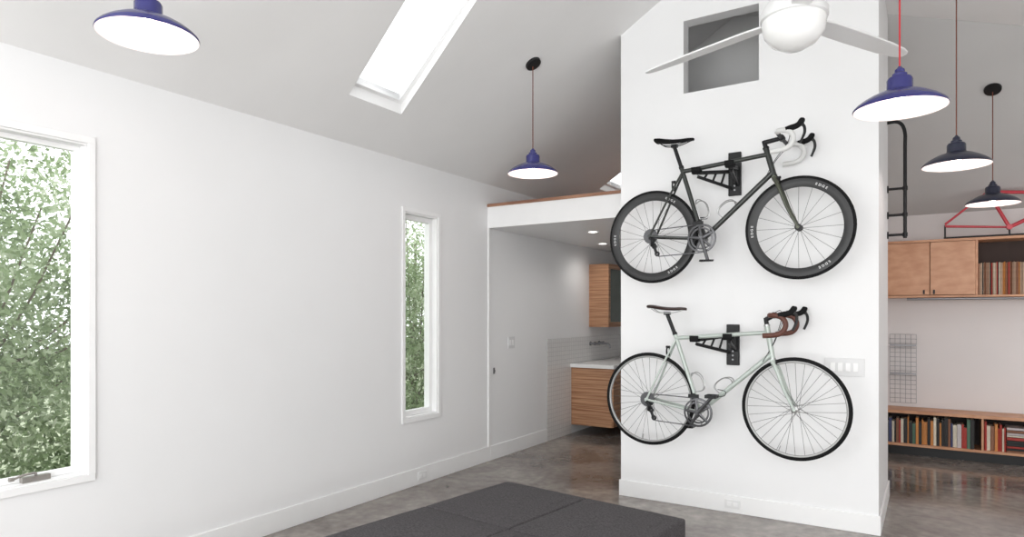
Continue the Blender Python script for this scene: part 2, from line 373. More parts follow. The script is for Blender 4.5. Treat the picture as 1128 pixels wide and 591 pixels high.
def wheel(name, c, bike, deep, nsp, rear):
    R = .337; c = Vector(c)
    if deep: prof = [(.318, .0105), (.302, .0125), (.282, .010), (.264, .004), (.264, -.004), (.282, -.010), (.302, -.0125), (.318, -.0105)]; rm = CARB; rin = .265
    else: prof = [(.314, .010), (.309, .011), (.303, .009), (.301, .004), (.301, -.004), (.303, -.009), (.309, -.011), (.314, -.010)]; rm = DSIL; rin = .302
    g = Geo(); g.lathe(prof, c, 'Y', 72, closed=True)
    w = g.obj(name, rm, parent=bike, origin=c)
    tc, tr_ = (.3255, .0115) if deep else (.3225, .0150)
    g = Geo(); g.lathe([(tc+tr_*math.cos(a*math.pi/5), tr_*.95*math.sin(a*math.pi/5)) for a in range(10)], c, 'Y', 72, closed=True)
    g.obj('tyre', RUB, parent=w, origin=c)
    hw = .062 if rear else .045; fl = .03
    g = Geo(); g.lathe([(.005, -hw), (.009, -hw), (.009, -fl-.008), (.022, -fl-.003), (.022, -fl), (.011, -fl+.006), (.011, fl-.006), (.022, fl), (.022, fl+.003), (.009, fl+.008), (.009, hw), (.005, hw)], c, 'Y', 20)
    g.obj('hub', CARB if deep else SILV, parent=w, origin=c)
    if rear:
        gg = Geo()
        for i, r in enumerate((.052, .046, .040, .034, .028)):
            y = -fl-.010-i*.0045
            n = 40; vs = []
            for j in range(n):
                a = 2*math.pi*j/n; rr = r+(.0025 if j % 2 else 0); vs.append((c.x+rr*math.cos(a), c.y+y, c.z+rr*math.sin(a)))
            vs2 = [(a, b-.0018 if i == 4 else b-.0045, d) for a, b, d in vs]
            gg.prism(vs, vs2)
        gg.obj('cassette', GREYM, parent=w, origin=c)
    base = []
    for k in range(4):
        side = 1 if k % 2 else -1; off = math.radians(55 if k < 2 else -55) if not (deep and not rear) else 0
        g = Geo(); g.tube([c+Vector((.021*math.sin(off), side*fl, .021*math.cos(off))), c+Vector((0, side*.001, rin))], .0013, 5)
        o = g.obj('spoke', SPK, parent=w, origin=c); base.append(o)
    for i in range(nsp):
        b = base[i % 4]
        if i < 4: o = b
        else:
            o = b.copy(); COL.objects.link(o); o.parent = w
        o.rotation_euler = (0, 2*math.pi*i/nsp, 0)
    if deep:
        word = 'EDGE'
        for a0 in (62, 182, 302):
            g = Geo()
            for k, ch in enumerate(word):
                ang = math.radians(a0-(k-1.5)*4.4); vs, fs = FM[ch]; sz = .023
                ur = Vector((math.cos(ang), 0, math.sin(ang))); ut = Vector((math.sin(ang), 0, -math.cos(ang)))
                cc = c+ur*.291
                g.add([cc+ut*(v.x*sz)+ur*(v.y*sz*.9)+Vector((0, -.0132, 0)) for v in vs], fs)
            g.obj('rim_lettering', LETTER, parent=w, label='white letters on the black rim', norm=False)
    else:
        g = Geo(); a = math.radians(-100 if rear else 250); g.tube([c+Vector((.303*math.cos(a), 0, .303*math.sin(a))), c+Vector((.265*math.cos(a), 0, .265*math.sin(a)))], .003, 8); g.obj('valve_stem', SILV, parent=w)
    return w

def bicycle(d):
    Y = d['Y']; b2 = lambda p: onY(p[0], p[1], Y)
    rw, fw = b2(d['rear']), b2(d['front']); z = (rw.z+fw.z)/2; rw.z = fw.z = z
    P = {k: b2(v) for k, v in d['pts'].items()}
    bike = empty('road_bicycle', (P['bb'].x, Y, z-.337), d['label'], 'bicycle', 'bicycles hung on the partition wall')
    FR = d['frame']; V = Vector
    oy = lambda p, dy: V((p.x, p.y+dy, p.z))
    lerp = lambda a, b, t: a.lerp(b, t)
    ts, th, bb, hb, ht = P['seat'], P['tophead'], P['bb'], P['headbot'], P['headtop']
    g = Geo()
    tr = d['tr']
    g.tube([ts, th], tr, 14); g.tube([lerp(ts, bb, -.06), bb], tr, 14); g.tube([hb+(ht-hb)*.12, bb], tr*1.15, 14)
    g.tube([ht, hb], tr*1.2, 16)
    g.tube([oy(bb, -.035), oy(bb, .035)], .021, 16)
    for s in (-1, 1):
        g.tube(smooth([oy(ts+V((0, 0, -.01)), s*.014), oy(lerp(ts, rw, .3), s*.03), oy(lerp(ts, rw, .7), s*.052), oy(rw, s*.062)], 4), .0075, 8)
        g.tube(smooth([oy(bb, s*.025), oy(lerp(bb, rw, .35), s*.035), oy(rw, s*.062)], 4), [.011]*4+[.009]*5, 8)
        g.tube([oy(rw, s*.060), oy(rw, s*.068)], .014, 10)
    g.tube([oy(lerp(ts, rw, .22), -.028), oy(lerp(ts, rw, .22), .028)], .006, 8)
    g.obj('frame', FR, parent=bike)
    # fork
    g = Geo(); dr = (hb-ht).normalized()
    for s in (-1, 1):
        a = oy(hb+dr*.02, s*.02)
        pth = [a, oy(lerp(hb, fw, .25), s*.04), oy(lerp(hb, fw, .65)-V((.008, 0, 0)), s*.047), oy(fw, s*.05)]
        g.tube(smooth(pth, 5), [.016-.0085*i/15 for i in range(16)], 10)
        g.tube([oy(fw, s*.047), oy(fw, s*.056)], .011, 10)
    g.tube([oy(hb+dr*.018, -.03), oy(hb+dr*.018, .03)], .015, 10); g.tube([hb, hb+dr*.03], .019, 12)
    g.obj('fork', d['fork'], parent=bike)
    wheel('rear_wheel', rw, bike, d['deep'], d['nsp'][1], True); wheel('front_wheel', fw, bike, d['deep'], d['nsp'][0], False)
    # headset + stem
    cl = P['clamp']; st = ht-dr*.045
    for hp, sg in ((ht, -1), (hb, 1)):
        Geo().tube([hp, hp+dr*sg*.012], tr*1.35, 16).obj('headset_cup', d['cmp'], parent=bike)
    g = Geo(); g.tube([ht, st-dr*.012], .0145, 14); g.tube([st, cl], [.016, .0145], 14); g.tube([oy(cl, -.024), oy(cl, .024)], .021, 14); g.obj('stem', d['stem'], parent=bike)
    # handlebar
    prof = [(0, 0, 0), (0, .10, 0), (.003, .165, 0), (.018, .193, 0), (.05, .202, -.002), (.082, .205, -.014), (.103, .207, -.042), (.104, .209, -.075), (.083, .211, -.108), (.045, .212, -.124), (-.03, .213, -.130)]
    g = Geo(); full = smooth([cl+V((x, -y, zz)) for x, y, zz in reversed(prof)], 5)+smooth([cl+V((x, y, zz)) for x, y, zz in prof], 5)[1:]
    g.tube(full, .0125, 12); g.obj('handlebar', d['bar'], parent=bike)
    for s in (-1, 1):
        tp = smooth([cl+V((x, s*y, zz)) for x, y, zz in prof[2:]], 5)
        Geo().tube(tp, .0165, 12).obj('bar_tape', d['tape'], parent=bike)
        g = Geo(); o = cl+V((0, s*.206, 0))
        g.tube(smooth([o+V((.062, 0, -.002)), o+V((.095, 0, .006)), o+V((.13, 0, .016)), o+V((.152, 0, .038)), o+V((.158, 0, .058))], 4), [.018, .0185, .019, .019, .019, .0185, .018, .018, .018, .018, .018, .019, .019, .019, .018, .016, .010], 12, flat=.85)
        h = g.obj('brake_hood', RUB, parent=bike)
        g = Geo(); g.tube(smooth([o+V((.147, 0, .026)), o+V((.168, s*.004, .004)), o+V((.172, s*.01, -.035)), o+V((.158, s*.014, -.075)), o+V((.148, s*.016, -.096))], 4), [.012]*3+[.009]*8+[.008]*6, 10, flat=.6)
        g.obj('brake_lever', d['lever'], parent=bike)
        g = Geo()
        g.tube(smooth([cl+V((.03, s*.19, .012)), cl+V((.06, s*.12, .03)), cl+V((.05, s*.04, -.03)), lerp(ht, hb, .5)+V((.028, s*.012, 0)), lerp(hb, bb, .12)+V((0, s*.02, .02))], 5), .0022, 6)
        g.obj('cable', BLACK, parent=bike)
    # brake calipers
    for (o, nm) in ((hb+dr*.03+V((.022, 0, 0)), 1), (lerp(ts, rw, .2)+V((-.02, 0, .012)), 0)):
        g = Geo()
        for s in (-1, 1): g.tube(smooth([oy(o, 0)+V((0, 0, .012)), oy(o, s*.03), oy(o, s*.028)+V((0, 0, -.035)), oy(o, s*.014)+V((0, 0, -.05))], 3), .006, 8)
        g.tube([o+V((-.015, 0, .012)), o+V((.014, 0, .012))], .009, 10); g.obj('brake_caliper', d['lever'], parent=bike)
    # seat post & saddle
    sd = P['saddle']; top = lerp(ts, bb, -.06)
    g = Geo(); pd = (ts-bb).normalized(); sp = sd+V((0, 0, -.045)); g.tube([lerp(ts, bb, -.03), sp], .0138, 14); g.box(sp.x-.022, sp.x+.022, Y-.016, Y+.016, sp.z-.004, sp.z+.018)
    g.tube([top-pd*.008, top+pd*.010], tr*1.15, 14); g.obj('seat_post', d['post'], parent=bike)
    secs = [(-.135, .060, .012, .014), (-.125, .070, .016, .016), (-.09, .072, .012, .018), (-.05, .058, .004, .017), (0, .036, -.002, .016), (.05, .024, -.004, .015), (.10, .019, -.003, .014), (.132, .016, -.006, .012), (.142, .008, -.010, .008)]
    vs = []; n = 14
    for x, w, zt, t in secs:
        for j in range(n):
            a = 2*math.pi*j/n; ca, sa = math.cos(a), math.sin(a)
            vs.append((sd.x+x, Y+w*math.copysign(abs(ca)**.8, ca), sd.z+zt+(sa*.009 if sa > 0 else sa*t)))
    fs = [(i*n+j, i*n+(j+1) % n, (i+1)*n+(j+1) % n, (i+1)*n+j) for i in range(len(secs)-1) for j in range(n)]+[tuple(range(n)), tuple(range((len(secs)-1)*n, len(secs)*n))]
    sdo = Geo().add(vs, fs).obj('saddle', d['saddle'], parent=bike, sharp=60)
    for s in (-1, 1):
        g = Geo(); g.tube(smooth([(sd.x-.11, Y+s*.03, sd.z-.005), (sd.x-.06, Y+s*.024, sd.z-.032), (sd.x+.03, Y+s*.022, sd.z-.034), (sd.x+.12, Y+s*.008, sd.z-.014)], 4), .0035, 8)
        g.obj('saddle_rail', SILV if not d['deep'] else BLACK, parent=sdo)
    # crankset
    g = Geo()
    for r, yy in ((.098, -.052), (.078, -.046)):
        g.lathe([(r-.012, yy-.0025), (r, yy-.0015), (r, yy+.0015), (r-.012, yy+.0035)], bb, 'Y', 44, closed=True)
    for k in range(5):
        a = 2*math.pi*k/5+.5; g.tube([oy(bb, -.056), oy(bb, -.050)+V((.090*math.cos(a), 0, .090*math.sin(a)))], [.013, .008], 8, flat=.6)
    cr = g.obj('crankset', d['crank'], parent=bike)
    for s in (-1, 1):
        a = math.radians(d['ca'])+(0 if s < 0 else math.pi); e = bb+V((.17*math.cos(a), 0, .17*math.sin(a)))
        g = Geo(); g.tube([oy(bb, s*.030), oy(bb, s*.072)], .015, 12); g.tube([oy(bb, s*.066), oy(lerp(bb, e, .5), s*.070), oy(e, s*.076)], [.016, .011, .012], 12, flat=.6); g.obj('crank_arm', d['crank'], parent=cr)
        g = Geo(); pc = oy(e, s*.115)
        g.tube([oy(e, s*.072), oy(e, s*.15)], .006, 8)
        if d['deep']:
            g.prism([pc+V((-.045, -.028, -.006)), pc+V((.04, -.02, -.006)), pc+V((.04, .02, -.006)), pc+V((-.045, .028, -.006))], [pc+V((-.04, -.022, .008)), pc+V((.05, -.012, .006)), pc+V((.05, .012, .006)), pc+V((-.04, .022, .008))])
        else:
            for xx in (-.035, .035): g.box(pc.x+xx-.003, pc.x+xx+.003, pc.y-.04, pc.y+.04, pc.z-.011, pc.z+.011)
            for yy in (-.038, .038): g.box(pc.x-.035, pc.x+.035, pc.y+yy-.003, pc.y+yy+.003, pc.z-.011, pc.z+.011)
            g.tube(smooth([pc+V((.036, 0, 0)), pc+V((.085, 0, .01)), pc+V((.09, 0, .04)), pc+V((.04, 0, .05))], 4), .003, 6)
        g.obj('pedal', BLACK, parent=cr, bevel=.001)
    # chain, derailleurs
    cy = -.048; jp = rw+V((.03, cy, -.075)); jp2 = rw+V((.052, cy, -.13))
    B = oy(bb, cy); Rr = oy(rw, cy)
    path = [Rr+V((0, 0, .042)), B+V((0, 0, .098))]
    path += [B+V((.098*math.cos(a), 0, .098*math.sin(a))) for a in [math.radians(x) for x in range(75, -100, -15)]]
    path += [jp2+V((.01, 0, -.018)), jp2+V((-.018, 0, 0)), (jp+jp2)/2+V((-.004, 0, 0)), jp+V((.02, 0, .0)), jp+V((.005, 0, .022)), Rr+V((.01, 0, -.043)), Rr+V((-.03, 0, -.03)), Rr+V((-.043, 0, 0)), Rr+V((-.03, 0, .03))]
    Geo().tube(path, .0038, 6, closed=True).obj('chain', GREYM, parent=bike)
    g = Geo(); g.lathe([(.004, -.004), (.019, -.002), (.019, .002), (.004, .004)], jp, 'Y', 16, closed=True); g.lathe([(.004, -.004), (.019, -.002), (.019, .002), (.004, .004)], jp2, 'Y', 16, closed=True)
    g.tube([jp+V((0, -.008, 0)), jp2+V((0, -.008, 0))], .011, 8, flat=.3); g.tube(smooth([rw+V((.006, -.072, -.015)), rw+V((.03, -.085, -.035)), jp+V((-.01, -.02, 0))], 4), .013, 10)
    g.obj('rear_derailleur', d['lever'], parent=bike)
    g = Geo(); q = lerp(bb, ts, .22); g.tube([oy(q, -.02)+V((-.0, 0, 0)), oy(q, -.05)+V((.01, 0, .01))], .011, 8); g.box(q.x-.03, q.x+.045, Y-.056, Y-.044, q.z-.012, q.z+.012); g.obj('front_derailleur', d['lever'], parent=bike, bevel=.002)
    # bottle cages
    for (a, c, sg) in ((bb, ts, 1), (bb, hb, -1)):
        ax = (c-a).normalized(); nr = V((ax.z, 0, -ax.x))*sg
        if sg < 0: nr = V((-ax.z, 0, ax.x))
        o = a+ax*(.15 if sg > 0 else .20)+nr*(tr+.002); g = Geo()
        g.tube([o-ax*.01, o+ax*.11], .0045, 6)
        for s in (-1, 1):
            g.tube(smooth([o+ax*.10, o+ax*.12+nr*.02+V((0, s*.028, 0)), o+ax*.115+nr*.045+V((0, s*.036, 0)), o+ax*.08+nr*.07+V((0, s*.02, 0)), o+ax*.02+nr*.072+V((0, s*.012, 0)), o-ax*.012+nr*.05+V((0, s*.012, 0)), o-ax*.01], 4), .0035, 6)
        g.obj('bottle_cage', SILV, parent=bike)
    return bike, P

Yb = 4.63
bikeA, PA = bicycle(dict(Y=Yb, rear=(719, 259), front=(880, 252.5), frame=DARKF, fork=OLIVE, deep=True, nsp=(20, 24), tr=.0155, ca=-72,
    pts=dict(bb=(775, 263), seat=(752, 189), tophead=(845.5, 170), headtop=(844, 164), headbot=(852.5, 193), clamp=(861, 152), saddle=(743, 155)),
    cmp=BLACK, stem=BLACK, bar=BLACK, tape=WTAPE, lever=BLACK, post=BLACK, saddle=RUB, crank=GREYM,
    label='dark grey road bicycle with black deep rims and white bar tape'))
bikeB, PB = bicycle(dict(Y=Yb, rear=(715.5, 437), front=(876, 452), frame=MINT, fork=MINT, deep=False, nsp=(32, 32), tr=.0145, ca=48,
    pts=dict(bb=(771, 453), seat=(745, 372), tophead=(846, 366), headtop=(845, 359), headbot=(851, 394), clamp=(853, 347), saddle=(735, 339)),
    cmp=SILV, stem=BLACK, bar=BLACK, tape=BROWN, lever=BLACK, post=BLACK, saddle=DKBR, crank=GREYM,
    label='pale mint steel road bicycle with brown leather bar tape and saddle'))

# wall racks
def rack(P, cx, ytop, ybot, label):
    a = onY(cx-7, ytop, YB); b = onY(cx+7, ybot, YB)
    zt, zb = a.z, b.z
    r = empty('bicycle_wall_rack', ((a.x+b.x)/2, YB, zb), label, 'bike rack', 'bike racks on the partition wall')
    g = Geo(); g.box(a.x, b.x, YB-.022, YB, zb, zt); g.obj('back_plate', BLACK, parent=r, bevel=.004)
    for i in range(3):
        zz = zb+.04+i*.03
        Geo().lathe([(0, -.027), (.007, -.025), (.007, -.021)], ((a.x+b.x)/2, YB, zz), 'Y', 12).obj('screw', GALV, parent=r)
    ts, th = P['seat'], P['tophead']; mx = (a.x+b.x)/2
    for xx in (mx-.20, mx+.03):
        t = (xx-ts.x)/(th.x-ts.x); tz = ts.z+(th.z-ts.z)*t-.0155
        g = Geo(); x0 = mx+(.02 if xx > mx else -.02)
        A = Vector((x0, YB-.02, tz+.02)); B = Vector((x0, YB-.02, tz-.10)); E = Vector((xx, Yb+.02, tz-.010)); E2 = Vector((xx, Yb+.03, tz-.035))
        g.tube([A, E], .016, 4); g.tube([B, E2], .015, 4)
        for k in (.2, .45, .7): g.tube([A.lerp(E, k), B.lerp(E2, k+.12)], .009, 4)
        g.tube([A, B], .015, 4)
        g.obj('arm', BLACK, parent=r, bevel=.001)
        g = Geo(); pr = [(.03, .028), (.03, .0), (.018, -.014), (-.018, -.014), (-.03, .0), (-.03, .03)]
        n = len(pr)
        inn = [(y*.62, z+.009 if z < .02 else z) for y, z in pr]
        for k in range(n-1):
            q = [pr[k], pr[k+1], inn[k+1], inn[k]]
            g.prism([(xx-.03, Yb+y, tz+z-.006) for y, z in q], [(xx+.03, Yb+y, tz+z-.006) for y, z in q])
        g.obj('cradle', RUB, parent=r)
rack(PA, 810, 169, 215, 'black steel rack holding the dark grey bicycle')
rack(PB, 808, 357, 402, 'black steel rack holding the mint bicycle')

# ------------------------------------------------------------------ pendants
def pendant(x, y, z, zc, tilt, sh, cord, label, energy=2.2):
    p = empty('pendant_lamp', (x, y, z), label, 'pendant lamp', 'enamel barn pendants')
    g = Geo(); g.cap = False
    outer = [(.190, 0), (.193, .005), (.190, .012), (.178, .024), (.155, .041), (.125, .058), (.095, .072), (.072, .080), (.056, .086), (.053, .094), (.053, .132), (.047, .143), (.030, .150)]
    inner = [(.186, .002), (.180, .010), (.172, .021), (.150, .037), (.120, .053), (.092, .066), (.062, .076), (.0, .079)]
    g.lathe(outer, (x, y, z), 'Z', 56, mi=0)
    g.lathe([(.190, 0), (.186, .002)]+inner[1:], (x, y, z), 'Z', 56, mi=1)
    g.obj('shade', [sh, ENAM], parent=p, norm=False)
    g = Geo(); g.lathe([(.031, .146), (.031, .160), (.022, .166), (.020, .180), (.012, .187), (.006, .195), (0, .197)], (x, y, z), 'Z', 24); g.obj('socket_cap', sh, parent=p)
    g = Geo(); g.lathe([(0, .018), (.018, .022), (.029, .038), (.030, .052), (.020, .068), (.014, .076), (0, .077)], (x, y, z), 'Z', 20); g.obj('bulb', BULB, parent=p)
    g = Geo(); g.tube([(x, y, z+.19), (x, y, zc+.01)], .0038, 8); g.obj('cord', cord, parent=p)
    g = Geo(); nx = Vector(tilt).normalized(); base = Vector((x, y, zc))
    g.tube([base+nx*.0, base+nx*.018, base+nx*.024], [.062, .06, .03], 28); g.obj('canopy', BLACK, parent=p)
    l = bpy.data.lights.new('pendant_bulb_light', 'POINT'); l.energy = energy; l.color = (1, .86, .82); l.shadow_soft_size = .03
    lo = bpy.data.objects.new('pendant_bulb_light', l); lo.location = (x, y, z+.005); COL.objects.link(lo)
nl = (.6, 0, -1); nr = (-.21, 0, -1); ng = (0, -.6, -1)
pendant(-2.72, 1.50, 2.578, zl(-2.72), nl, BLUE, CORDB, 'violet-blue enamel barn pendant lamp over the long wall')
pendant(-2.564, 4.354, 2.505, zl(-2.564), nl, BLUE, CORDB, 'violet-blue enamel barn pendant lamp below a black canopy')
pendant(-.116, 3.49, 2.37, zr(-.116), nr, BLUE, CORDR, 'violet-blue enamel barn pendant lamp on a red cord')
pendant(.144, 5.1, 2.385, zr(.144), nr, BLUE_DIM, CORDB, 'violet-blue enamel barn pendant lamp, coloured dark for dim light, on a rust cord')
pendant(.44, 6.75, 2.345, zg(6.75), ng, BLUE_DIM, CORDB, 'violet-blue enamel barn pendant lamp, coloured dark for dim light, above the wall cabinet')

# ------------------------------------------------------------------ ceiling fan
fx, fy, fz = -.54, 3.33, 2.80
fan = empty('ceiling_fan', (fx, fy, fz-.1), 'white three-blade ceiling fan with a round opal globe', 'ceiling fan')
Geo().lathe([(0, -.125), (.05, -.12), (.10, -.092), (.132, -.05), (.143, 0), (.138, .02)], (fx, fy, fz), 'Z', 48).obj('light_globe', GLOBE, parent=fan)
Geo().lathe([(.142, .015), (.150, .02), (.150, .05), (.13, .085), (.10, .12), (.05, .14), (.02, .15)], (fx, fy, fz), 'Z', 48).obj('motor_housing', WHITEP, parent=fan)
zcf = zr(fx)
Geo().tube([(fx, fy, fz+.14), (fx, fy, zcf)], .013, 14).obj('downrod', WHITEP, parent=fan)
Geo().lathe([(.02, zcf-.10), (.05, zcf-.06), (.07, zcf-.01), (.07, zcf+.02)], (fx, fy, 0), 'Z', 32).obj('canopy', WHITEP, parent=fan)
for ang in (61, 161, 290):
    a = math.radians(ang); d = Vector((math.cos(a), math.sin(a), 0)); t = Vector((-math.sin(a), math.cos(a), 0)); g = Geo()
    secs = [(.12, .032), (.17, .042), (.24, .050), (.45, .052), (.70, .047), (.82, .038), (.865, .026), (.88, .012)]
    vs = []
    for r, w in secs:
        c = Vector((fx, fy, fz+.030-.012*r))+d*r; pz = -.16
        for sgn, up in ((-1, -1), (1, -1), (1, 1), (-1, 1)):
            vs.append(c+t*(sgn*w)+Vector((0, 0, sgn*w*pz+up*.005)))
    fs = [(i*4+j, i*4+(j+1) % 4, i*4+4+(j+1) % 4, i*4+4+j) for i in range(len(secs)-1) for j in range(4)]+[(0, 1, 2, 3), tuple(range(len(vs)-4, len(vs)))]
    g.add(vs, fs); g.obj('blade', WHITEP, parent=fan, bevel=.002)

# ------------------------------------------------------------------ futon mattress
ft = empty('floor_mattress', (-1.15, 3.65, 0), 'low charcoal fabric folding mattress in tufted sections on concrete', 'mattress')
xs = [-2.465, -1.81, -1.15]; ys = [1.38, 2.13, 2.88, 3.65]
for i in range(2):
    for j in range(3):
        hgt = .292
        x0, x1, y0, y1 = xs[i]+.003, xs[i+1]-.003, ys[j]+.003, ys[j+1]-.003
        g = Geo(); n = 8; vs = []; fs = []
        def hz(u, v): return hgt+.018*(math.sin(math.pi*u)*math.sin(math.pi*v))**.4 if 0 < u < 1 and 0 < v < 1 else hgt
        for a in range(n+1):
            for b in range(n+1): vs.append((x0+(x1-x0)*a/n, y0+(y1-y0)*b/n, hz(a/n, b/n)))
        for a in range(n):
            for b in range(n): k = a*(n+1)+b; fs.append((k, k+n+1, k+n+2, k+1))
        ring = [a*(n+1) for a in range(n+1)]+[n*(n+1)+b for b in range(1, n+1)]+[a*(n+1)+n for a in range(n-1, -1, -1)]+[b for b in range(n-1, 0, -1)]
        k0 = len(vs)
        for q in ring: vs.append((vs[q][0], vs[q][1], 0.0))
        L = len(ring)
        for q in range(L): fs.append((ring[q], ring[(q+1) % L], k0+(q+1) % L, k0+q))
        fs.append(tuple(range(k0, k0+L)))
        g.add(vs, fs); g.obj('cushion_section', FAB, parent=ft, bevel=.012, seg=3, sharp=40)
ft.rotation_euler = (0, 0, math.radians(-7.5))

# ------------------------------------------------------------------ bath cabinets under the loft
vn = empty('vanity_cabinet', (-3.37, 7.85, .11), 'wall-hung bamboo vanity cabinet with horizontal grain', 'cabinet')
Geo().box(XL, -3.12, 7.10, 8.6, .11, .795).obj('body', BAMB, parent=vn, bevel=.002)
for k in range(2):
    dr = Geo().box(-3.12, -3.10, 7.10+k*.75+.004, 7.85+k*.75-.004, .115, .79).obj('drawer', BAMB, parent=vn, bevel=.002)
    Geo().tube([(-3.10, 7.3+k*.75, .72), (-3.07, 7.3+k*.75, .72), (-3.07, 7.65+k*.75, .72), (-3.10, 7.65+k*.75, .72)], .006, 8).obj('handle', GALV, parent=dr)
Geo().box(XL+.0005, -3.08, 7.07, 8.62, .796, .84).obj('countertop', COUNTER, label='white vanity countertop slab', cat='countertop', bevel=.004)
fa = empty('wall_faucet', (XL+.008, 7.75, 1.0), 'dark wall-mounted faucet above the white counter', 'faucet')
Geo().tube(smooth([(XL+.008, 7.75, 1.05), (XL+.12, 7.75, 1.06), (XL+.2, 7.75, 1.05), (XL+.22, 7.75, 1.0)], 5), .013, 12).obj('spout', GALV, parent=fa)
for yy in (7.62, 7.88): Geo().lathe([(.028, 0), (.028, .01), (.014, .015), (.014, .05), (.022, .055), (.022, .07)], (XL+.008, yy, 1.06), 'X', 20).obj('handle', GALV, parent=fa)
uc = empty('wall_cabinet', (-3.52, 8.1, 1.27), 'small bamboo wall cabinet with a glass door', 'cabinet')
g = Geo(); x1 = -3.40
g.box(XL+.001, x1, 7.6, 7.618, 1.27, 2.06); g.box(XL+.001, x1, 8.582, 8.6, 1.27, 2.06); g.box(XL+.001, x1, 7.618, 8.582, 1.27, 1.288); g.box(XL+.001, x1, 7.618, 8.582, 2.042, 2.06); g.box(XL+.001, XL+.012, 7.618, 8.582, 1.288, 2.042); g.box(XL+.012, x1, 7.618, 8.582, 1.66, 1.675)
g.obj('body', BAMB, parent=uc, bevel=.001)
g = Geo()
for a, b, p, q in ((7.6, 8.6, 1.27, 1.33), (7.6, 8.6, 2.0, 2.06), (7.6, 7.66, 1.33, 2.0), (8.54, 8.6, 1.33, 2.0)): g.box(x1, x1+.018, a, b, p, q)
dd = g.obj('door', BAMB, parent=uc, bevel=.001)
DG = mat('smoked_glass', (.10, .12, .10), .08); Geo().box(x1+.006, x1+.010, 7.66, 8.54, 1.33, 2.0).obj('glass_pane', DG, parent=dd)
# recessed lights
def downlight(px, py):
    r = ray(px, py); t = (2.273-H)/r.z; x, y = r.x*t, r.y*t
    o = empty('recessed_light', (x, y, 2.266), 'small round white recessed ceiling light', 'recessed light')
    Geo().lathe([(.045, -.004), (.062, -.006), (.066, .02), (.045, .02)], (x, y, 2.272), 'Z', 28, closed=True).obj('trim_ring', WHITEP, parent=o)
    Geo().lathe([(0, -.003), (.045, -.003), (.045, .01), (0, .01)], (x, y, 2.2725), 'Z', 28).obj('lens', DLIGHT, parent=o)
    l = bpy.data.lights.new('recessed_bulb', 'SPOT'); l.energy = 13; l.spot_size = 2.9; l.spot_blend = 1; l.color = (1, .96, .92); l.shadow_soft_size = .1
    lo = bpy.data.objects.new('recessed_bulb', l); lo.location = (x, y, 2.25); COL.objects.link(lo)
downlight(653, 255); downlight(664, 268)  # second one is an added light where a vent-like trim sits

# ------------------------------------------------------------------ book alcove
YF = 7.80
wc = empty('wall_cabinet', (.46, 7.96, 1.60), 'long orange plywood wall cabinet with two doors and an open shelf', 'cabinet')
g = Geo(); X0, X1 = -.45, 1.45; T = .018
g.box(X0-.02, X1, YF-.01, YR, 2.15, 2.175); g.box(X0-.02, X1, YF-.01, YR, 1.60, 1.62)
for xx in (X0, .376, X1-T): g.box(xx, xx+T, YF, YR, 1.62, 2.15)
g.box(X0+T, .376, YR-.012, YR, 1.62, 2.15, 0); g.box(.394, X1-T, YR-.012, YR, 1.62, 2.15, 1)
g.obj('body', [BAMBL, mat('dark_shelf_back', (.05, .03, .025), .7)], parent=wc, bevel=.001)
for a, b, hx in ((-.43, -.003, -.05), (.003, .374, .035)):
    d = Geo().box(a, b, YF-.018, YF, 1.625, 2.146).obj('door', BAMBL, parent=wc, bevel=.002)
    Geo().box(hx-.008, hx+.008, YF-.026, YF-.018, 1.632, 1.675).obj('handle', BLACK, parent=d, bevel=.002)
Geo().tube([(-.2, 7.9, 1.588), (1.3, 7.9, 1.588)], .013, 10).obj('light_bar', GALV, parent=wc, label='slim grey light bar under the cabinet')
PAL = [mat('cover_%d' % i, c, .6, var=.1, scale=40) for i, c in enumerate([(.50, .36, .26), (.62, .55, .48), (.38, .04, .03), (.05, .06, .14), (.02, .02, .02), (.25, .11, .06), (.55, .22, .06), (.08, .16, .11), (.55, .5, .5), (.42, .28, .2), (.68, .62, .5), (.09, .085, .09)])]
def book(x, y, z, w, dp, h, mi, name, label, cat, group):
    g = Geo(); c = .0022
    g.box(x, x+c, y, y+dp, z, z+h, 0); g.box(x+w-c, x+w, y, y+dp, z, z+h, 0)
    g.prism([(x, y, z), (x+w/2, y-.003, z), (x+w, y, z), (x+w, y+c, z), (x, y+c, z)], [(x, y, z+h), (x+w/2, y-.003, z+h), (x+w, y, z+h), (x+w, y+c, z+h), (x, y+c, z+h)], 0)
    g.box(x+c, x+w-c, y+c, y+dp-.005, z+.003, z+h-.003, 1)
    return g.obj(name, [PAL[mi], PAPER], label=label, cat=cat, group=group)
CN = ['tan', 'cream', 'red', 'navy', 'black', 'brown', 'orange', 'green', 'pale grey', 'beige', 'ivory', 'charcoal']
x = .397
while x < .98:
    w = random.uniform(.0065, .0115); mi = random.choice([0, 0, 5, 9, 9, 10, 5, 2, 4, 5, 6])
    book(x, YF+.02+random.uniform(0, .012), 1.62, w, .29, random.uniform(.302, .315), mi, 'vinyl_record', '%s record sleeve standing in the open shelf' % CN[mi], 'record', 'records in the open wall cabinet')
    x += w+.0012
